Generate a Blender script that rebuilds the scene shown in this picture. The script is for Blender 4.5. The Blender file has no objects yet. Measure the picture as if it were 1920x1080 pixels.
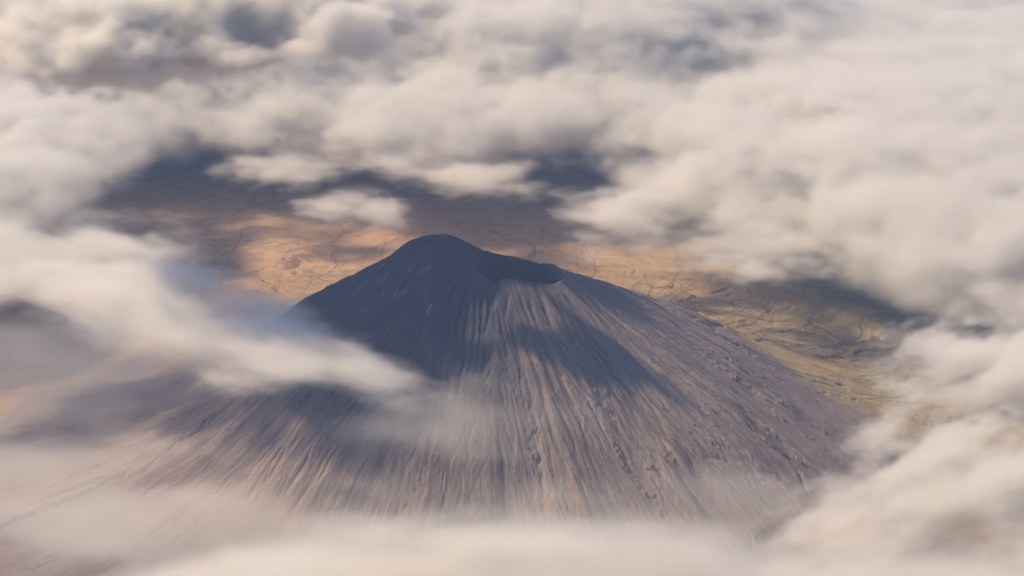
import bpy, bmesh, math, random
import numpy as np
from mathutils import Vector, Euler

# One Blender unit is 100 m.  The volcano stands near the origin, the camera flies about 14 km south of it.
S = bpy.context.scene
S.unit_settings.system = 'METRIC'
S.unit_settings.scale_length = 100.0

# ------------------------------------------------------------------ camera
CAM = Vector((0.0, -130.0, 78.0)); PITCH = 23.35; FPX = 3045.0
cd = bpy.data.cameras.new('camera'); cam = bpy.data.objects.new('camera', cd); S.collection.objects.link(cam)
cam.location = CAM; cam.rotation_euler = (math.radians(90 - PITCH), 0, 0)
cd.sensor_width = 36; cd.lens = 36 * FPX / 1920; cd.clip_start = 0.5; cd.clip_end = 6000
S.camera = cam

# ------------------------------------------------------------------ light
SUN_DIR = Vector((-0.60, 0.12, 0.79)).normalized()          # towards the sun
elev = math.asin(SUN_DIR.z)
W = bpy.data.worlds.new('World'); S.world = W; W.use_nodes = True
wn = W.node_tree; sky = wn.nodes.new('ShaderNodeTexSky'); sky.sky_type = 'NISHITA'; sky.sun_disc = False
sky.sun_elevation = elev; sky.sun_rotation = math.atan2(SUN_DIR.x, SUN_DIR.y); sky.altitude = 5000; sky.dust_density = 0.3; sky.ozone_density = 2.0
wn.links.new(sky.outputs[0], wn.nodes['Background'].inputs[0]); wn.nodes['Background'].inputs[1].default_value = 0.12
sl = bpy.data.lights.new('sun', 'SUN'); sl.energy = 5.0; sl.angle = math.radians(0.5); sl.color = (1.0, 0.785, 0.52)
so = bpy.data.objects.new('sun', sl); S.collection.objects.link(so)
so.rotation_euler = SUN_DIR.to_track_quat('Z', 'Y').to_euler(); so.location = (-200, 80, 220)
S.view_settings.view_transform = 'Standard'; S.view_settings.look = 'None'; S.view_settings.gamma = 1
S.view_settings.exposure = 0.36
cy = S.cycles
cy.volume_bounces = 4; cy.max_bounces = 8; cy.diffuse_bounces = 1; cy.glossy_bounces = 0; cy.transmission_bounces = 1
cy.volume_step_rate = 1.5; cy.volume_max_steps = 512
cy.transparent_max_bounces = 256
cy.use_adaptive_sampling = True; cy.adaptive_threshold = 0.03; cy.use_denoising = True
S.render.engine = 'CYCLES'
FLAGS = dict(clouds=True, haze=True)

def at(px, py, z):
    """world point at height z seen at photograph pixel (px, py)"""
    d = cam.rotation_euler.to_matrix() @ Vector(((px - 960) / FPX, -(py - 540) / FPX, -1))
    t = (z - CAM.z) / d.z
    return CAM + d * t

# ------------------------------------------------------------------ numpy noise
def rngf(seed): return np.random.default_rng(seed)
_RC = {}
def vnoise(u, v, seed, pu=0):
    """smooth 2-D gradient-like value noise, about -1..1; pu = whole-number period along u"""
    n = 512
    if seed not in _RC: _RC[seed] = rngf(seed).uniform(-1, 1, (n, n)).astype(np.float32)
    R = _RC[seed]
    iu = np.floor(u).astype(np.int64); iv = np.floor(v).astype(np.int64)
    fu = (u - iu).astype(np.float32); fv = (v - iv).astype(np.float32)
    fu = fu * fu * fu * (fu * (fu * 6 - 15) + 10); fv = fv * fv * fv * (fv * (fv * 6 - 15) + 10)
    i1 = iu + 1
    if pu: iu = iu % pu; i1 = i1 % pu
    iu &= n - 1; i1 &= n - 1; j0 = iv & (n - 1); j1 = (iv + 1) & (n - 1)
    return (R[iu, j0] * (1 - fu) + R[i1, j0] * fu) * (1 - fv) + (R[iu, j1] * (1 - fu) + R[i1, j1] * fu) * fv
def fbm(x, y, L, octv, seed, gain=0.5):
    o = 0; a = 1; s = 0
    for k in range(octv):
        c, t = math.cos(k * 1.1), math.sin(k * 1.1)
        o = o + a * vnoise((x * c - y * t) / L + 37.3 * k, (x * t + y * c) / L + 11.7 * k, seed + k)
        s += a; a *= gain; L *= 0.5
    return o / s * 1.6
def sstep(a, b, x):
    t = np.clip((x - a) / (b - a), 0, 1); return t * t * (3 - 2 * t)

# ------------------------------------------------------------------ the volcano's shape
AX, AY = -2.6, 4.0
def volcano_height(X, Y):
    dx = X - AX; dy = Y - AY
    wx = fbm(X, Y, 14, 3, 901) * 0.9; wy = fbm(X, Y, 14, 3, 951) * 0.9
    r = np.hypot(dx, dy) + 1e-6; th = np.arctan2(dy, dx)
    # profiles: steep cone to the right / front, an earlier flattening apron to the left
    kr = np.array([0, 20, 28, 34, 40, 46, 54, 64, 90, 140.]); kz = np.array([28.6, 14.7, 9.2, 5.3, 2.5, 1.1, .45, .15, 0, 0])
    lr = np.array([0, 17, 21, 26, 32, 40, 50, 62, 90, 140.]); lz = np.array([28.6, 16.7, 13.6, 9.9, 6.7, 4.0, 2.0, .9, 0, 0])
    rr = r + 0.5 * fbm(X, Y, 9, 3, 77) * sstep(8, 20, r)
    def curve(k, z):
        fine = np.linspace(0, 140, 1401); zz = np.interp(fine, k, z)
        ker = np.hanning(61); ker /= ker.sum(); zs = np.convolve(np.pad(zz, 30, mode='edge'), ker, 'valid')
        w = sstep(2, 10, fine); zz = zz * (1 - w) + zs * w
        return np.interp(rr, fine, zz)
    left = sstep(-0.15, 0.75, -np.cos(th + 0.25))
    h = curve(kr, kz) * (1 - left) + curve(lr, lz) * left
    # broad buttresses and bowls
    h += 0.75 * fbm(np.cos(th) * 6 + r * .03, np.sin(th) * 6, 1.3, 4, 31) * sstep(7, 18, r) * (1 - sstep(40, 70, r))
    # summit plateau, sloping down to the right, with a dome on the left
    P = 23.25 - 0.20 * X - 0.03 * (Y - 2) - 0.50 * np.clip(Y - 4.6, 0, 40)
    P += 1.55 * np.exp(-(((X + 6.6) / 3.3) ** 2 + ((Y - 3.5) / 4.0) ** 2)) 
    P -= 0.75 * np.exp(-(((X + 6.1) / 1.7) ** 2 + ((Y + 0.6) / 2.2) ** 2))       # shallow old crater
    P = -0.25 * np.logaddexp(-P / 0.25, -25.75 / 0.25)
    P += 0.16 * fbm(X, Y, 3, 4, 61)
    h = h + 1.45 * np.exp(-((X + 8.6) / 2.8) ** 2 - ((Y - 3) / 3.6) ** 2)
    k = 0.9
    hmin = -k * np.log(np.exp(-np.clip(h, 0, 40) / k) + np.exp(-np.clip(P, 0, 60) / k)); 
    h = np.where(r < 26, hmin, h)
    h = h - 0.85 * np.exp(-((X + 5.3) / 1.5) ** 2 - ((Y - 0.6) / 1.35) ** 2)
    # gullies: ridged noise in polar coordinates, stronger down-slope
    lam = np.log(r + 6)
    tw = th + 0.016 * fbm(X, Y, 4.5, 4, 14) + 0.05 * fbm(X, Y, 22, 2, 15)
    tu = tw / (2 * math.pi)
    def ridge(freq, seed, stretch):
        return 1 - np.abs(vnoise(tu * freq + 0.02 * freq * 0, lam * stretch + seed, seed, pu=freq)) * 1.9
    g = np.zeros_like(h)
    for freq, sd, st, amp, a, b in ((29, 4, 1.2, .34, 8, 24), (53, 5, 1.8, .16, 7, 20), (101, 6, 2.6, .09, 5, 15), (211, 7, 4.0, .09, 3, 9), (431, 8, 6.0, .05, 3, 10)):
        q = ridge(freq, sd, st)
        am = 0.08 + 1.1 * sstep(-0.35, 0.6, fbm(X, Y, 7.0, 3, sd + 50))
        g -= amp * am * np.clip(q, -0.2, 1) ** 2 * sstep(a, b, r) * (1 - 0.72 * sstep(25, 42, r))
    g *= 1 - 0.75 * sstep(0.2, 0.9, fbm(X, Y, 12, 2, 222) + 0.3)  * sstep(18, 30, r)
    # sharp main drainage channels wandering down the flanks
    for freq, sd, dep, w in ((34, 21, .75, .045), (61, 22, .55, .05), (113, 23, .40, .07), (190, 24, .22, .09)):
        n = np.abs(vnoise((tu + .35 / (freq + 30) * fbm(X, Y, 3.2, 4, sd + 5)) * freq, lam * 1.6 + sd, sd, pu=freq))
        pres = sstep(0.05, 0.5, vnoise(tu * 11 + sd, lam * 2.2, sd + 70))
        g -= dep * np.exp(-(n / w) ** 2) * pres * sstep(15, 26, r) * (1 - sstep(44, 72, r))
    h += g
    # small rough relief
    h += 0.05 * fbm(X, Y, 1.6, 4, 301) * sstep(3, 10, r) + 0.03 * fbm(X, Y, 0.5, 2, 311)
    # main crater
    cx = X - 0.55; cy_ = Y - 0.7
    a = np.arctan2(cy_, cx)
    Rc = 3.55 + 0.35 * np.cos(2 * a) + 0.25 * vnoise((a / (2 * math.pi) + .5) * 9, a * 0, 71, pu=9) + 0.1 * vnoise((a / (2 * math.pi) + .5) * 31, a * 0, 72, pu=31)
    q = np.hypot(cx, cy_) / Rc
    angd = lambda c0: np.angle(np.exp(1j * (a - c0)))
    rimz = 23.05 + 1.95 * np.exp(-(angd(2.85) / 0.75) ** 2) + 0.85 * np.exp(-(angd(-1.75) / 0.9) ** 2) - 0.25 * np.exp(-(angd(1.2) / 0.5) ** 2) \
        + 0.22 * np.exp(-(angd(0.65) / 0.20) ** 2) + 0.16 * vnoise((a / (2 * math.pi) + .5) * 19, a * 0, 73, pu=19) + 0.08 * vnoise((a / (2 * math.pi) + .5) * 47, a * 0, 76, pu=47)
    dd = (q - 1) * Rc
    lip = rimz - dd * (0.66 + 0.03 * dd) + 0.05 * fbm(X, Y, 1.2, 3, 75)
    hs = 0.22 * np.logaddexp(np.clip(h, 5, 40) / 0.22, np.clip(lip, -40, 40) / 0.22)
    hs = hs + (rimz - hs) * np.exp(-((q - 1.0) / 0.07) ** 2)
    tt = sstep(2.0, 3.0, q)
    h = np.where(q >= 1, hs * (1 - tt) + h * tt, h)
    inn = rimz * np.clip(q, 0, 1) ** 2 + 23.2 * (1 - np.clip(q, 0, 1) ** 2) - 3.9 * (1 - np.clip(q, 0, 1) ** 2.6) - 0.25 * np.abs(vnoise((a / (2 * math.pi) + .5) * 40, q * 3, 74, pu=40)) * np.sin(np.clip(q, 0, 1) * math.pi)
    h = np.where(q < 1, inn, h)
    # blend into the plain at the outer rim of the sheet
    return h

def grid_mesh(name, xs, ys, Z, mat, keep=None):
    nx, ny = len(xs), len(ys)
    X, Y = np.meshgrid(xs, ys)
    co = np.stack([X, Y, Z], -1).reshape(-1, 3).astype(np.float32)
    idx = np.arange(nx * ny).reshape(ny, nx)
    q = np.stack([idx[:-1, :-1], idx[:-1, 1:], idx[1:, 1:], idx[1:, :-1]], -1).reshape(-1, 4)
    if keep is not None:
        kk = keep[:-1, :-1] & keep[:-1, 1:] & keep[1:, 1:] & keep[1:, :-1]; q = q[kk.reshape(-1)]
        used = np.zeros(nx * ny, bool); used[q.ravel()] = True
        remap = np.cumsum(used) - 1; co = co[used]; q = remap[q]
    me = bpy.data.meshes.new(name)
    me.vertices.add(len(co)); me.vertices.foreach_set('co', co.ravel())
    me.loops.add(q.size); me.loops.foreach_set('vertex_index', q.ravel().astype(np.int32))
    me.polygons.add(len(q)); me.polygons.foreach_set('loop_start', (np.arange(len(q)) * 4).astype(np.int32))
    me.polygons.foreach_set('loop_total', np.full(len(q), 4, np.int32))
    me.update(); me.validate()
    me.polygons.foreach_set('use_smooth', np.ones(len(q), bool))
    me.materials.append(mat)
    o = bpy.data.objects.new(name, me); S.collection.objects.link(o); return o

# ------------------------------------------------------------------ node helpers
class NT:
    def __init__(s, tree): s.t = tree
    def n(s, ty, **kw):
        nd = s.t.nodes.new(ty)
        for k, v in kw.items(): setattr(nd, k, v)
        return nd
    def put(s, sock, v):
        if isinstance(v, bpy.types.NodeSocket): s.t.links.new(v, sock)
        elif v is not None: sock.default_value = v
    def m(s, op, a, b=None, c=None, clamp=False):
        nd = s.n('ShaderNodeMath', operation=op, use_clamp=clamp)
        for k, v in enumerate((a, b, c)): s.put(nd.inputs[k], v)
        return nd.outputs[0]
    def v(s, op, a, b=None, scale=None):
        nd = s.n('ShaderNodeVectorMath', operation=op)
        s.put(nd.inputs[0], a); s.put(nd.inputs[1], b)
        if scale is not None: s.put(nd.inputs['Scale'], scale)
        return nd.outputs['Value'] if op in ('LENGTH', 'DOT_PRODUCT', 'DISTANCE') else nd.outputs[0]
    def noise(s, vec, scale, detail=4, rough=.5, dist=0, ty='FBM', lac=2.0):
        nd = s.n('ShaderNodeTexNoise', noise_type=ty)
        s.put(nd.inputs['Vector'], vec)
        for k, v in (('Scale', scale), ('Detail', detail), ('Roughness', rough), ('Distortion', dist), ('Lacunarity', lac)): s.put(nd.inputs[k], v)
        return nd.outputs[0]
    def ramp(s, x, a, b, lo=0.0, hi=1.0):
        nd = s.n('ShaderNodeMapRange', interpolation_type='SMOOTHSTEP')
        for k, v in enumerate((x, a, b, lo, hi)): s.put(nd.inputs[k], v)
        return nd.outputs[0]
    def mix(s, f, a, b):
        nd = s.n('ShaderNodeMix', data_type='RGBA')
        s.put(nd.inputs[0], f)
        s.put(nd.inputs[6], a if isinstance(a, bpy.types.NodeSocket) else (*a, 1)); s.put(nd.inputs[7], b if isinstance(b, bpy.types.NodeSocket) else (*b, 1))
        return nd.outputs[2]
    def xyz(s, v):
        nd = s.n('ShaderNodeSeparateXYZ'); s.put(nd.inputs[0], v); return nd.outputs
    def comb(s, x, y, z=0.0):
        nd = s.n('ShaderNodeCombineXYZ')
        for k, q in enumerate((x, y, z)): s.put(nd.inputs[k], q)
        return nd.outputs[0]

def new_mat(name):
    m = bpy.data.materials.new(name); m.use_nodes = True
    b = m.node_tree.nodes['Principled BSDF']; b.inputs['Roughness'].default_value = 1.0
    b.inputs['Specular IOR Level'].default_value = 0.0
    return m, NT(m.node_tree), b

def plain_colour(N, P):
    """grass and dust of the plain: orange-tan behind and left, olive to the right, cut by thin dark stream beds"""
    x, y, z = N.xyz(P)
    Pf = N.comb(x, y, 0.0)
    side = N.ramp(N.m('ADD', x, N.m('MULTIPLY', N.noise(Pf, .03, 3), 40)), 18, 55)
    big = N.ramp(N.noise(Pf, .035, 5, .6), .3, .7)
    tan = N.mix(big, (.40, .255, .145), (.47, .32, .195))
    olive = N.mix(big, (.27, .225, .11), (.37, .285, .155))
    col = N.mix(side, tan, olive)
    streak = N.noise(N.comb(N.m('MULTIPLY', x, .35), N.m('MULTIPLY', y, 1.4), 0.0), .35, 6, .65, .6)
    col = N.mix(N.ramp(streak, .42, .75, 0, .42), col, (.19, .13, .08))
    rust = N.noise(Pf, .10, 5, .6, .5)
    col = N.mix(N.ramp(rust, .56, .72, 0, .5), col, (.36, .18, .095))
    mott = N.noise(Pf, .55, 6, .68, .4)
    col = N.mix(N.ramp(mott, .50, .66, 0, .40), col, (.20, .13, .09))
    col = N.mix(N.ramp(mott, .46, .34, 0, .35), col, (.52, .37, .22))
    scrub = N.noise(Pf, 2.3, 3, .7)
    where = N.ramp(N.noise(Pf, .06, 3, .6, 0), .54, .66)
    col = N.mix(N.m('MULTIPLY', N.ramp(scrub, .56, .64), N.m('MULTIPLY', where, .6)), col, (.09, .06, .06))
    return col

def make_plain_mat():
    m, N, b = new_mat('plain_ground')
    P = N.n('ShaderNodeNewGeometry').outputs['Position']
    col = plain_colour(N, P)
    N.put(b.inputs['Base Color'], col)
    bump = N.n('ShaderNodeBump'); bump.inputs['Strength'].default_value = .6; bump.inputs['Distance'].default_value = .5
    N.put(bump.inputs['Height'], N.noise(P, .5, 7, .62)); N.put(b.inputs['Normal'], bump.outputs[0])
    return m

def make_volcano_mat():
    m, N, b = new_mat('volcanic_ash')
    P = N.n('ShaderNodeNewGeometry').outputs['Position']
    x, y, z = N.xyz(P)
    dx = N.m('SUBTRACT', x, AX); dy = N.m('SUBTRACT', y, AY)
    r = N.v('LENGTH', N.comb(dx, dy, 0.0))
    wob = N.m('MULTIPLY', N.m('SUBTRACT', N.noise(P, .12, 3), .5), .07)
    ux = N.m('DIVIDE', dx, N.m('ADD', r, .01)); uy = N.m('DIVIDE', dy, N.m('ADD', r, .01))
    lam = N.m('LOGARITHM', N.m('ADD', r, 6.0), math.e)
    def pol(k, s, w=1.0):           # direction vector * k, slow along the slope
        return N.comb(N.m('MULTIPLY', N.m('ADD', ux, N.m('MULTIPLY', wob, w)), k), N.m('MULTIPLY', N.m('SUBTRACT', uy, N.m('MULTIPLY', wob, w)), k), N.m('MULTIPLY', lam, s))
    s1 = N.noise(pol(9, 1.6), 1, 6, .62)
    s2 = N.noise(pol(36, 2.2), 1, 5, .65)
    s3 = N.noise(pol(130, 4), 1, 3, .6)
    base = N.mix(N.ramp(s1, .32, .68), (.165, .136, .134), (.262, .220, .205))
    base = N.mix(N.ramp(s2, .38, .66), base, (.35, .275, .235))
    base = N.mix(N.ramp(s3, .55, .70, 0, .7), base, (.42, .34, .29))
    base = N.mix(N.ramp(s3, .45, .30, 0, .7), base, (.075, .062, .078))
    wn_ = N.n('ShaderNodeAttribute', attribute_name='worn').outputs['Fac']
    base = N.mix(N.ramp(wn_, -.06, -.30, 0, .55), base, (.085, .075, .092))
    base = N.mix(N.ramp(wn_, .04, .20, 0, .55), base, (.31, .26, .25))
    calm = N.ramp(r, 20, 33, 0, .75)
    base = N.mix(calm, base, N.mix(N.ramp(N.noise(P, .5, 6, .65), .35, .65), (.20, .160, .160), (.27, .218, .205)))
    # ochre ash in the gullies of the front
    ang_front = N.ramp(N.m('ABSOLUTE', N.m('SUBTRACT', N.m('DIVIDE', dx, N.m('ADD', r, .01)), .30)), .06, .34, 1, 0)
    front = N.m('MULTIPLY', ang_front, N.m('LESS_THAN', dy, 0))
    och = N.m('MULTIPLY', N.ramp(N.noise(pol(52, 6, 1.5), 1, 4, .7), .50, .62), N.ramp(N.noise(P, .16, 3, .6), .42, .6))
    base = N.mix(N.m('MULTIPLY', och, N.m('MULTIPLY_ADD', front, .60, .10)), base, (.44, .25, .12))
    sp_ = N.noise(P, 5.5, 4, .7)
    base = N.mix(N.ramp(sp_, .55, .72, 0, .45), base, (.34, .28, .26))
    base = N.mix(N.ramp(sp_, .45, .30, 0, .55), base, (.075, .065, .08))
    # dark lava rocks scattered on the right flank
    rk = N.noise(P, 1.5, 4, .62, .6)
    rkw = N.m('MULTIPLY', N.ramp(N.noise(P, .22, 3, .6), .47, .62), N.ramp(x, 2, 14))
    base = N.mix(N.m('MULTIPLY', N.ramp(rk, .60, .66), N.m('MULTIPLY', rkw, .85)), base, (.045, .045, .065))
    # blue cloud shade painted into the ash, high on the left and in the crater
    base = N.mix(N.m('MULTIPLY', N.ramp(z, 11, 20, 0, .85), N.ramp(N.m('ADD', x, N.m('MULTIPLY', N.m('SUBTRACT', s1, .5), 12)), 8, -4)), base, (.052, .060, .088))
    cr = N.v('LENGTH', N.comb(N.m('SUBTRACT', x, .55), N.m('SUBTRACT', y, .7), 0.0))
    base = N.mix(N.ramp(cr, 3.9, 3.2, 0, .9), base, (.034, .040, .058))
    # pale mineral streaks below the summit on the left
    wst = N.noise(pol(75, 9, .6), 1, 4, .7)
    wr = N.m('MULTIPLY', N.ramp(r, 3.5, 6), N.ramp(r, 15, 9))
    wa = N.m('MULTIPLY', N.ramp(ux, -.25, -.6), N.ramp(uy, .55, .1))
    base = N.mix(N.m('MULTIPLY', N.m('MULTIPLY', wr, wa), N.m('MULTIPLY', N.ramp(wst, .55, .66), N.ramp(N.noise(P, .5, 3), .42, .6))), base, (.42, .42, .45))
    # the ash gives way to the plain at the foot
    pc = plain_colour(N, P)
    edge = N.m('ADD', r, N.m('MULTIPLY', N.m('SUBTRACT', N.noise(P, .12, 5, .6, .8), .5), 16))
    edge = N.m('ADD', edge, N.m('MULTIPLY', N.m('SUBTRACT', s2, .5), 8))
    far = N.m('ADD', N.m('MULTIPLY', N.ramp(ux, .1, -.9), 15), N.m('MULTIPLY', N.ramp(uy, .2, -.7), 12))
    far = N.m('SUBTRACT', far, N.m('MULTIPLY', N.ramp(uy, .05, .6), 8))
    e = N.m('SUBTRACT', edge, far)
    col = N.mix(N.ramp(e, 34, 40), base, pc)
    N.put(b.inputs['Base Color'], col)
    bump = N.n('ShaderNodeBump'); bump.inputs['Strength'].default_value = .9; bump.inputs['Distance'].default_value = .22
    hh = N.m('ADD', N.m('MULTIPLY', s3, 1.2), N.m('ADD', N.noise(P, 2.2, 5, .65), N.m('MULTIPLY', s2, .7)))
    N.put(bump.inputs['Height'], N.m('ADD', hh, N.m('MULTIPLY', N.noise(P, 6.5, 4, .7), .8))); N.put(b.inputs['Normal'], bump.outputs[0])
    return m

plain_mat = make_plain_mat(); volcano_mat = make_volcano_mat()

# ------------------------------------------------------------------ ground
ER = (36, 24000, 190)
VX0, VX1, VY0, VY1 = -84.0, 60.0, -54.0, 56.0; CELL = 0.10
def plain_height(X, Y):
    return 0.5 * fbm(X, Y, 34, 5, 400) + 0.12 * fbm(X, Y, 6, 4, 420)
def edge_weight(X, Y):
    d = np.minimum(np.minimum(X - VX0, VX1 - X), np.minimum(Y - VY0, VY1 - Y))
    return sstep(0, 9, d)
axis = lambda a, b, s: np.arange(a, b + s * .5, s)
vx = axis(VX0, VX1, CELL); vy = axis(VY0, VY1, CELL)
VXg, VYg = np.meshgrid(vx, vy)
Z = plain_height(VXg, VYg) + volcano_height(VXg, VYg) * edge_weight(VXg, VYg)
Z += 0.06 * edge_weight(VXg, VYg) - 0.02

def blur(a, k):
    for _ in range(k):
        a = (np.roll(a, 1, 0) + np.roll(a, -1, 0) + 2 * a) / 4
        a = (np.roll(a, 1, 1) + np.roll(a, -1, 1) + 2 * a) / 4
    return a
def erode(Z, cell, batches, count, steps, seed, cap=6.0, er=.30, de=.12, inertia=.25, evap=.012):
    """rain running down the flanks: each drop picks up ash on steep ground and drops it where it slows"""
    ny, nx = Z.shape; g = Z.ravel().copy(); R = np.random.default_rng(seed)
    total = np.zeros_like(g)
    for b in range(batches):
        th_ = R.uniform(0, 2 * math.pi, count); rr0 = 3.5 + 34 * R.uniform(0, 1, count) ** .8
        px = (AX + rr0 * np.cos(th_) - VX0) / cell; py = (AY + rr0 * np.sin(th_) - VY0) / cell
        dxx = np.zeros(count); dyy = np.zeros(count); sp = np.ones(count); wa = np.ones(count); sed = np.zeros(count)
        delta = np.zeros_like(g)
        for t in range(steps):
            ix = px.astype(int); iy = py.astype(int)
            ok = (ix > 2) & (iy > 2) & (ix < nx - 4) & (iy < ny - 4)
            if not ok.all():
                px, py, dxx, dyy, sp, wa, sed, ix, iy = [q[ok] for q in (px, py, dxx, dyy, sp, wa, sed, ix, iy)]
            fx = px - ix; fy = py - iy; k = iy * nx + ix
            a, b_, c, d = g[k], g[k + 1], g[k + nx], g[k + nx + 1]
            gx_ = (b_ - a) * (1 - fy) + (d - c) * fy; gy_ = (c - a) * (1 - fx) + (d - b_) * fx
            h0 = a * (1 - fx) * (1 - fy) + b_ * fx * (1 - fy) + c * (1 - fx) * fy + d * fx * fy
            dxx = dxx * inertia - gx_ / cell * (1 - inertia); dyy = dyy * inertia - gy_ / cell * (1 - inertia)
            L = np.hypot(dxx, dyy) + 1e-6; dxx /= L; dyy /= L
            px = px + dxx; py = py + dyy
            ix2 = np.clip(px.astype(int), 0, nx - 2); iy2 = np.clip(py.astype(int), 0, ny - 2); gx2 = px - ix2; gy2 = py - iy2; k2 = iy2 * nx + ix2
            h1 = g[k2] * (1 - gx2) * (1 - gy2) + g[k2 + 1] * gx2 * (1 - gy2) + g[k2 + nx] * (1 - gx2) * gy2 + g[k2 + nx + 1] * gx2 * gy2
            dh = h1 - h0
            capv = np.maximum(-dh, .002) * sp * wa * cap
            dep = np.where(dh > 0, np.minimum(dh, sed), np.where(sed > capv, (sed - capv) * de, -np.minimum((capv - sed) * er, np.maximum(-dh, 0) * .8)))
            sed = sed - dep; amt = dep * .048
            for o_, w_ in ((0, (1 - fx) * (1 - fy)), (1, fx * (1 - fy)), (nx, (1 - fx) * fy), (nx + 1, fx * fy)):
                np.add.at(delta, k + o_, amt * w_)
            sp = np.sqrt(np.maximum(sp * sp - dh * 6, .05)).clip(0, 3); wa = wa * (1 - evap)
        dl = blur(delta.reshape(ny, nx), 1).ravel()
        dl = np.clip(dl, -.12, .12); g += dl; total += dl
    return g.reshape(ny, nx), total.reshape(ny, nx)
Zb = Z.copy()
Z, worn = erode(Z, CELL, ER[0], ER[1], ER[2], 3)
rim_keep = sstep(3.9, 5.5, np.hypot(VXg - .55, VYg - .7)); Z = Zb * (1 - rim_keep) + Z * rim_keep
rad_ = np.hypot(VXg - AX, VYg - AY); keep_ = 1 - .6 * sstep(26, 40, rad_); Z = Zb * (1 - keep_) + Z * keep_; worn = worn * keep_
print('erosion range', worn.min(), worn.max(), np.abs(worn).mean())
volcano = grid_mesh('volcano', vx, vy, Z, volcano_mat)
at_ = volcano.data.attributes.new('worn', 'FLOAT', 'POINT'); at_.data.foreach_set('value', worn.ravel().astype(np.float32))
volcano['label'] = 'steep grey ash cone with gullied flanks and a dark open crater at its summit'
volcano['category'] = 'volcano'
def warp(n, near, far_):
    t = np.linspace(-1, 1, n); return np.sign(t) * (near * np.abs(t) + (far_ - near) * np.abs(t) ** 4)
gx = warp(1100, 330, 1500); gy = warp(1100, 330, 1500)
GX, GY = np.meshgrid(gx, gy)
GZ = plain_height(GX, GY)
inside = sstep(0, 2.0, np.minimum(np.minimum(GX - VX0 , VX1 - GX ), np.minimum(GY - VY0 , VY1 - GY )))
GZ = GZ - 0.05 - 3.0 * inside
ground = grid_mesh('ground', gx, gy, GZ, plain_mat); ground['kind'] = 'structure'
ground['label'] = 'dry tan and olive plain cut by thin dark stream beds'

# ------------------------------------------------------------------ stream beds wandering over the plain
def total_height(x, y):
    x = np.atleast_1d(np.asarray(x, float)); y = np.atleast_1d(np.asarray(y, float))
    v = plain_height(x, y)
    ins = (x > VX0) & (x < VX1) & (y > VY0) & (y < VY1)
    fx = np.clip((x - VX0) / CELL, 0, len(vx) - 1.01); fy = np.clip((y - VY0) / CELL, 0, len(vy) - 1.01)
    ix = fx.astype(int); iy = fy.astype(int); fx = fx - ix; fy = fy - iy
    zz = (Z[iy, ix] * (1 - fx) + Z[iy, ix + 1] * fx) * (1 - fy) + (Z[iy + 1, ix] * (1 - fx) + Z[iy + 1, ix + 1] * fx) * fy
    return np.where(ins, zz, v - 0.05)
rnd = random.Random(12)
def wander(x, y, n, heading, drift, step=.45, wob=.5, toward=None):
    pts = [(x, y)]; h = heading; k = 0.0
    for i in range(n):
        k = .80 * k + rnd.gauss(0, wob) * .24
        want = heading + drift * math.sin(i * .035 + x)
        if toward is not None:
            want = math.atan2(toward[1] - y, toward[0] - x)
            if math.hypot(toward[1] - y, toward[0] - x) < step * 1.5: pts.append(toward); break
        h = want + .9 * math.sin(k * 1.4) + .25 * math.sin(i * .5 + x)
        x += math.cos(h) * step; y += math.sin(h) * step; pts.append((x, y))
    return pts
paths = []
def stream(px, py, n, heading, width, trib=3, wob=.9):
    p = at(px, py, 0); h = math.radians(heading)
    main = wander(p.x, p.y, n, h, .5, wob=wob); paths.append((main, width))
    for _ in range(trib):
        k = rnd.randrange(len(main) // 4, len(main)); t = main[k]
        side = rnd.choice((-1, 1)); d = rnd.uniform(3, 11)
        a = h + math.pi + side * rnd.uniform(.35, 1.1)
        q = (t[0] + math.cos(a) * d, t[1] + math.sin(a) * d)
        paths.append((wander(q[0], q[1], 60, a, .3, wob=wob, toward=t), width * rnd.uniform(.35, .7)))
# (photo point where it starts, steps, compass heading in degrees, width)
for px, py, n, hd, w in ((930, 402, 60, -80, .16), (975, 455, 30, -85, .14), (500, 430, 60, -110, .09), (560, 440, 80, -70, .08), (640, 450, 70, -120, .09),
        (720, 430, 55, -100, .08), (430, 440, 60, -85, .10), (450, 500, 40, -60, .09), (1010, 430, 60, -60, .10), (1100, 440, 70, -70, .09), (1160, 470, 60, -100, .08),
        (1200, 505, 60, -60, .12), (1260, 520, 70, -75, .10), (1370, 530, 60, -80, .16), (1420, 560, 90, -150, .11), (1480, 580, 60, -160, .10), (1560, 560, 80, -165, .10),
        (1600, 610, 90, -170, .10), (1540, 640, 60, -150, .10), (1700, 660, 75, 175, .24), (1720, 690, 50, 165, .20), (1500, 665, 40, -178, .13), (1640, 640, 60, 170, .10), (1760, 740, 60, 170, .1),
        (1700, 720, 60, 160, .08), (1300, 560, 50, -120, .09), (1340, 575, 50, -50, .08), (1240, 440, 60, -90, .08), (1290, 400, 60, -80, .08), (110, 600, 50, -10, .10), (60, 640, 60, -5, .08),
        (880, 420, 50, -100, .06), (800, 425, 45, -80, .06), (600, 500, 50, -60, .08), (470, 540, 40, -80, .08), (400, 480, 60, -90, .08), (1820, 640, 70, 175, .09)):
    stream(px, py, n, hd, w)
for _ in range(55):
    stream(rnd.uniform(-100, 2000), rnd.uniform(150, 620), rnd.randrange(30, 80), rnd.uniform(-180, 0), rnd.uniform(.05, .09), trib=2)
V = []; Fc = []
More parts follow.
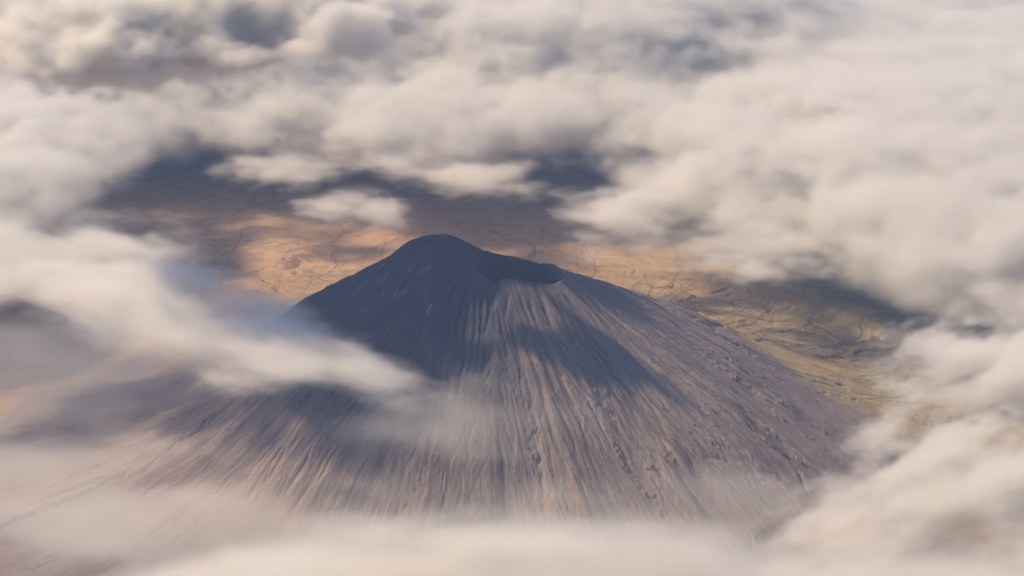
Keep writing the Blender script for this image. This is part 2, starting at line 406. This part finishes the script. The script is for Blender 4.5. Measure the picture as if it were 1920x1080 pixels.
for pts, w in paths:
    if len(pts) < 4: continue
    a = np.array(pts); rr_ = np.hypot(a[:, 0] - AX, a[:, 1] - AY)
    d = np.gradient(a, axis=0); L = np.hypot(d[:, 0], d[:, 1]) + 1e-6; nx_ = -d[:, 1] / L; ny_ = d[:, 0] / L
    n = len(a); t = np.linspace(0, 1, n)
    ww = w * (0.35 + 0.65 * np.sin(np.clip(t * 1.15, 0, 1) * math.pi) ** .6) * np.array([rnd.uniform(.45, 1.3) for _ in range(n)]) * .55
    ww[0] = ww[-1] = .01
    l = a + np.stack([nx_, ny_], 1) * ww[:, None]; r_ = a - np.stack([nx_, ny_], 1) * ww[:, None]
    b0 = len(V)
    for k in range(n): V.append((l[k, 0], l[k, 1])); V.append((r_[k, 0], r_[k, 1]))
    for k in range(n - 1):
        if min(rr_[k], rr_[k + 1]) > 33: Fc.append((b0 + 2 * k, b0 + 2 * k + 1, b0 + 2 * k + 3, b0 + 2 * k + 2))
V = np.array(V); V = np.column_stack([V, total_height(V[:, 0], V[:, 1]) + .035]).tolist()
sm_, Ns, bs = new_mat('stream_bed_scrub')
Ps = Ns.n('ShaderNodeNewGeometry').outputs['Position']
Ns.put(bs.inputs['Base Color'], Ns.mix(Ns.ramp(Ns.noise(Ps, 1.2, 4, .6), .4, .62), (.10, .080, .072), (.25, .17, .11)))
me = bpy.data.meshes.new('stream_beds'); me.from_pydata(V, [], Fc); me.materials.append(sm_)
o = bpy.data.objects.new('stream_beds', me); S.collection.objects.link(o); o['kind'] = 'stuff'
o['label'] = 'thin dark meandering stream beds scored into the dry plain'; o['category'] = 'stream beds'

# ------------------------------------------------------------------ two low mounds on the tan plain, left of the summit
def mound(px, py, rad, ht, seed, label):
    p = at(px, py, 0); xs = np.linspace(-1.5, 1.5, 60) * rad
    Xm, Ym = np.meshgrid(xs + p.x, xs + p.y); q = np.hypot(Xm - p.x, (Ym - p.y)) / rad * (1 + .15 * fbm(Xm, Ym, rad, 3, seed))
    Zm = plain_height(Xm, Ym) - .25 + ht * np.clip(1.25 - q, 0, 1) - .5 * ht * np.exp(-(q / .22) ** 2) + .04 * fbm(Xm, Ym, .8, 3, seed + 1)
    o = grid_mesh('hill', xs + p.x, xs + p.y, Zm, mound_mat, keep=q < 1.45); o['kind'] = 'structure'; o['label'] = label
mound_mat, Nm, bm_ = new_mat('cinder'); Pm = Nm.n('ShaderNodeNewGeometry').outputs['Position']
Nm.put(bm_.inputs['Base Color'], Nm.mix(Nm.ramp(Nm.noise(Pm, .9, 4, .6), .4, .6), (.30, .195, .12), (.40, .27, .16)))
mound(535, 496, 1.9, 1.0, 501, 'low brown cinder mound, the farther of two on the tan plain')
mound(556, 519, 2.3, .8, 511, 'broad low mound with a dark edge, the nearer of two on the tan plain')

#CLOUDS
# ------------------------------------------------------------------ clouds: real volumes, each a density grid filled by geometry nodes
def cloud_mat(name, dens, aniso=0.15, col=(1, 1, 1)):
    m = bpy.data.materials.new(name); m.use_nodes = True; t = m.node_tree; t.nodes.clear()
    o = t.nodes.new('ShaderNodeOutputMaterial'); p = t.nodes.new('ShaderNodeVolumePrincipled')
    p.inputs['Density'].default_value = dens; p.inputs['Anisotropy'].default_value = aniso; p.inputs['Color'].default_value = (*col, 1)
    t.links.new(p.outputs[0], o.inputs['Volume'])
    return m

def cloud(name, label, blobs, voxel, dens, seed, amp=1.0, size=9.0, gain=2.2, holes=(), flat=.55, detail=6, rough=.56, warp=2.5, billow=.5, shear=0.0, stretch=(1, 1), rot=0, bias=0.0, fill=0.0, group=None, thick=None):
    """blobs: (x, y, z, rx, ry, rz, turn in degrees, weight) in world units"""
    lo = np.array([1e9] * 3); hi = -lo; pad = 1.0 + 0.30 * amp
    for (x, y, z, rx, ry, rz, a, w) in blobs:
        c, s_ = abs(math.cos(math.radians(a))), abs(math.sin(math.radians(a)))
        e = np.array([math.hypot(rx * c, ry * s_), math.hypot(rx * s_, ry * c), rz]) * pad
        p = np.array([x, y, z]); lo = np.minimum(lo, p - e); hi = np.maximum(hi, p + e)
    if thick: lo[2] = max(lo[2], thick[0]); hi[2] = min(hi[2], thick[1])
    org = (lo + hi) / 2; org[2] = lo[2]
    res = np.maximum(((hi - lo) / np.array([voxel, voxel, voxel * .8])).astype(int), 8)
    vol = bpy.data.volumes.new(name); ob = bpy.data.objects.new(name, vol); S.collection.objects.link(ob)
    ob.location = org
    mat = cloud_mat(name + '_vapour', dens, .15, (1.0, .985, .95)); vol.materials.append(mat)
    vol.render.step_size = voxel * 1.0
    ng = bpy.data.node_groups.new(name, 'GeometryNodeTree')
    ng.interface.new_socket('Geometry', in_out='INPUT', socket_type='NodeSocketGeometry')
    ng.interface.new_socket('Geometry', in_out='OUTPUT', socket_type='NodeSocketGeometry')
    N = NT(ng); go = N.n('NodeGroupOutput'); vc = N.n('GeometryNodeVolumeCube')
    vc.inputs['Min'].default_value = lo - org; vc.inputs['Max'].default_value = hi - org
    for k, a in enumerate('XYZ'): vc.inputs['Resolution ' + a].default_value = int(res[k])
    P = N.v('ADD', N.n('GeometryNodeInputPosition').outputs[0], tuple(org))
    # warp the position with broad noise so that outlines wander
    def cnoise(vec, scale, det, r=.5):
        nd = N.n('ShaderNodeTexNoise'); N.put(nd.inputs['Vector'], vec); nd.inputs['Scale'].default_value = scale
        nd.inputs['Detail'].default_value = det; nd.inputs['Roughness'].default_value = r; return nd.outputs[1]
    off = (seed * 17.3, seed * 9.1, seed * 5.7)
    wv = N.v('SUBTRACT', cnoise(N.v('ADD', P, off), 1 / (size * 1.6), 2), (.5, .5, .5))
    Pw = N.v('ADD', P, N.v('MULTIPLY', wv, (warp * 4, warp * 4, warp * 1.0)))
    env = None
    for (x, y, z, rx, ry, rz, a, w) in blobs:
        q = N.v('SUBTRACT', Pw, (x, y, z))
        if a:
            vr = N.n('ShaderNodeVectorRotate', rotation_type='Z_AXIS'); N.put(vr.inputs['Vector'], q); vr.inputs['Angle'].default_value = -math.radians(a); q = vr.outputs[0]
        q = N.v('MULTIPLY', q, (1 / rx, 1 / ry, 1 / rz))
        e = N.m('MULTIPLY', N.m('SUBTRACT', 1.0, N.v('LENGTH', q)), w)
        env = e if env is None else N.m('SMOOTH_MAX', env, e, .25)
    for (x, y, z, rx, ry, rz, a, w) in holes:
        q = N.v('MULTIPLY', N.v('SUBTRACT', Pw, (x, y, z)), (1 / rx, 1 / ry, 1 / rz))
        env = N.m('SMOOTH_MIN', env, N.m('MULTIPLY', N.m('SUBTRACT', N.v('LENGTH', q), 1.0), w), .25)
    Q = N.v('ADD', P, off)
    if rot:
        vr = N.n('ShaderNodeVectorRotate', rotation_type='Z_AXIS'); N.put(vr.inputs['Vector'], Q); vr.inputs['Angle'].default_value = -math.radians(rot); Q = vr.outputs[0]
    Q = N.v('MULTIPLY', Q, (1 / stretch[0], 1 / stretch[1], 1 / flat))
    wv2 = N.v('SUBTRACT', cnoise(Q, 2 / size, 5, .6), (.5, .5, .5))
    Q = N.v('ADD', Q, N.v('MULTIPLY', wv2, (size * .35,) * 3))
    n1 = N.noise(Q, 1 / size, detail, rough)
    n = N.m('MULTIPLY', N.m('SUBTRACT', n1, .5), 2.6 * amp)
    if billow:
        vo = N.n('ShaderNodeTexVoronoi', feature='F1'); N.put(vo.inputs['Vector'], Q); vo.inputs['Scale'].default_value = 2.2 / size
        vo.inputs['Detail'].default_value = 2.0; vo.inputs['Roughness'].default_value = .55; vo.inputs['Lacunarity'].default_value = 2.3
        n = N.m('ADD', n, N.m('MULTIPLY', N.m('SUBTRACT', .42, vo.outputs['Distance']), billow * amp))
    f = N.m('MULTIPLY', N.m('ADD', N.m('ADD', env, bias), n), gain)
    d = N.m('ADD', N.ramp(f, -.10, .9, 0, .35), N.ramp(f, .25, 1.5, 0, .65))
    if fill:
        d = N.m('MAXIMUM', d, N.m('MULTIPLY', N.ramp(env, .0, .40, 0, fill), N.ramp(n, -.9, .1, .35, 1)))
    d = N.m('MULTIPLY', d, N.ramp(env, -.30 * amp, -.05 * amp))
    N.put(vc.inputs['Density'], d)
    sm = N.n('GeometryNodeSetMaterial'); sm.inputs['Material'].default_value = mat
    N.put(sm.inputs[0], vc.outputs[0]); N.put(go.inputs[0], sm.outputs[0])
    ob.modifiers.new('vapour', 'NODES').node_group = ng
    ob['label'] = label; ob['category'] = 'cloud'
    ob['group'] = group or 'clouds drifting round the volcano'
    print(name, res, res.prod() / 1e6)
    return ob

def B(px, py, z, rx, ry, rz, a=0, w=1.0):
    p = at(px, py, z); return (p.x, p.y, z, rx, ry, rz, a, w)

if FLAGS['clouds']:
    cloud('cloud', 'vast lumpy beige cloud bank stretching across the plain behind the crater',
          [(0, 124, 14, 120, 52, 7, 0, 1), (-83, 58, 16, 33, 40, 6, 0, 1), (54, 67, 14, 35, 39, 7, -18, 1), (69, 38, 13, 32, 25, 6, 0, 1), B(1150, 30, 20, 30, 24, 9), B(560, 60, 19, 22, 18, 8), (-46, 98, 16, 26, 20, 6.5, 0, 1), (-5, 91, 13, 50, 12, 4.5, 0, 1)],
          .46, .95, 1, amp=.92, size=18, gain=1.8, thick=(6.5, 33), bias=.56, billow=.44, detail=8, rough=.68, fill=.5)
    cloud('cloud', 'high grey cloud overhead whose shadow darkens the summit',
          [(-34.5, 9, 45, 14.5, 16, 6, 0, 1.2), (-33, -2.5, 45, 8, 7.5, 4, 0, 1.3), (-23, 2.5, 45, 8, 8, 4, 0, 1.3), (-17, 9, 45, 9.5, 7, 4, 0, 1.2), (-14, -2, 45, 4.5, 2.5, 3, 0, 1)],
          .34, 1.7, 2, amp=.85, size=5.5, gain=2.4, holes=[(-19.0, -2.2, 45, 2.6, 1.9, 9, 0, 1.6), (-15.5, -.6, 45, 2.8, 1.5, 9, 0, 1.8)], fill=.2, billow=.4, bias=.2, detail=8, rough=.62, warp=1.2)
    cloud('cloud', 'smooth pale tongue of cloud lying across the left flank of the cone',
          [B(40, 490, 20, 15, 10, 3.5), B(240, 550, 20.5, 11, 8, 2.8, -15), B(380, 610, 21, 10, 7, 2.4, -22), B(500, 655, 22, 10, 6.0, 2.2, -30), B(640, 703, 23.5, 8.5, 3.8, 1.5, -26)],
          .28, .65, 3, amp=1.15, size=6.5, gain=1.5, stretch=(2.2, 1), rot=-24, billow=.25, warp=1.2, bias=.16, detail=8, rough=.64)
    cloud('cloud', 'smooth cream cloud layer filling the bottom edge below the cone',
          [B(1020, 1095, 20, 25, 7, 3.5), B(1500, 1125, 19, 24, 7, 3), B(500, 1130, 18, 14, 7, 3)],
          .30, 1.2, 4, amp=.75, size=10, gain=1.5, stretch=(2, 1), billow=.2, warp=1.5, bias=.1, detail=8, rough=.6)
    cloud('cloud', 'torn wispy cloud in streaks beside the right foot of the cone',
          [B(1830, 900, 15, 17, 9, 3.5, 30, 1.2), B(1910, 690, 15, 14, 10, 3.5, 20, 1.2), B(1640, 830, 13, 8, 2.6, 1.6, 55), B(1680, 1010, 14, 15, 6, 2.5, 30), B(1590, 950, 14, 10, 3.5, 1.8, 45)],
          .27, .8, 5, amp=1.6, size=5.2, gain=1.6, stretch=(2.2, 1), rot=38, billow=.3, warp=1.2, bias=.10, detail=8, rough=.66)
    cloud('cloud', 'small flat puff of cloud hovering just behind the summit above its own shadow',
          [B(630, 384, 10, 6, 5, 2.0, 0, 1.0), B(715, 396, 10.5, 5, 5, 1.8, 0, 1.0), B(640, 405, 9, 5, 4, 1.4, 0, .9)], .22, .65, 6, amp=1.4, size=4.5, gain=1.2, stretch=(1.8, 1), rot=-15, billow=.3, warp=1.0, detail=8, rough=.65, bias=.05)
    cloud('cloud', 'thin ragged wisps at the gap between summit and cloud bank',
          [B(880, 325, 11, 12, 8, 2.2, -8), B(740, 285, 12, 10, 9, 2.4), B(1180, 400, 12, 10, 10, 3, 0), B(1420, 470, 12, 10, 8, 2.5, 0), B(520, 320, 11, 8, 6, 2.0)], .28, .8, 7, amp=1.3, size=5, gain=1.2, stretch=(1.6, 1), billow=.3, warp=1, detail=7, bias=.05)
    cloud('cloud', 'thin translucent veil of mist over the lower front slope',
          [B(250, 1000, 10, 32, 9, 4, 0, 1.0), B(60, 880, 9, 16, 8, 3, 0, .8), B(1000, 1000, 14, 22, 5, 3, 0, .8), B(60, 700, 10, 20, 12, 4), B(860, 790, 17, 11, 4.5, 2.6), B(1350, 930, 14, 10, 4, 2.5)], .42, .11, 8, amp=1.3, size=8, gain=1.8, stretch=(2, 1), billow=.1, bias=.1, detail=7)

# ------------------------------------------------------------------ the air itself
if FLAGS['haze']:
    bm = bmesh.new(); bmesh.ops.create_cube(bm, size=1)
    me = bpy.data.meshes.new('haze'); bm.to_mesh(me); bm.free()
    hz = bpy.data.objects.new('haze', me); S.collection.objects.link(hz); hz.scale = (3100, 3100, 88); hz.location = (0, 0, 38)
    hz['kind'] = 'stuff'; hz['label'] = 'thin blue-grey haze in the air between camera and plain'; hz['category'] = 'haze'
    m = cloud_mat('air', .0011, .1, (.38, .58, 1.0)); me.materials.append(m)
    m.cycles.homogeneous_volume = True
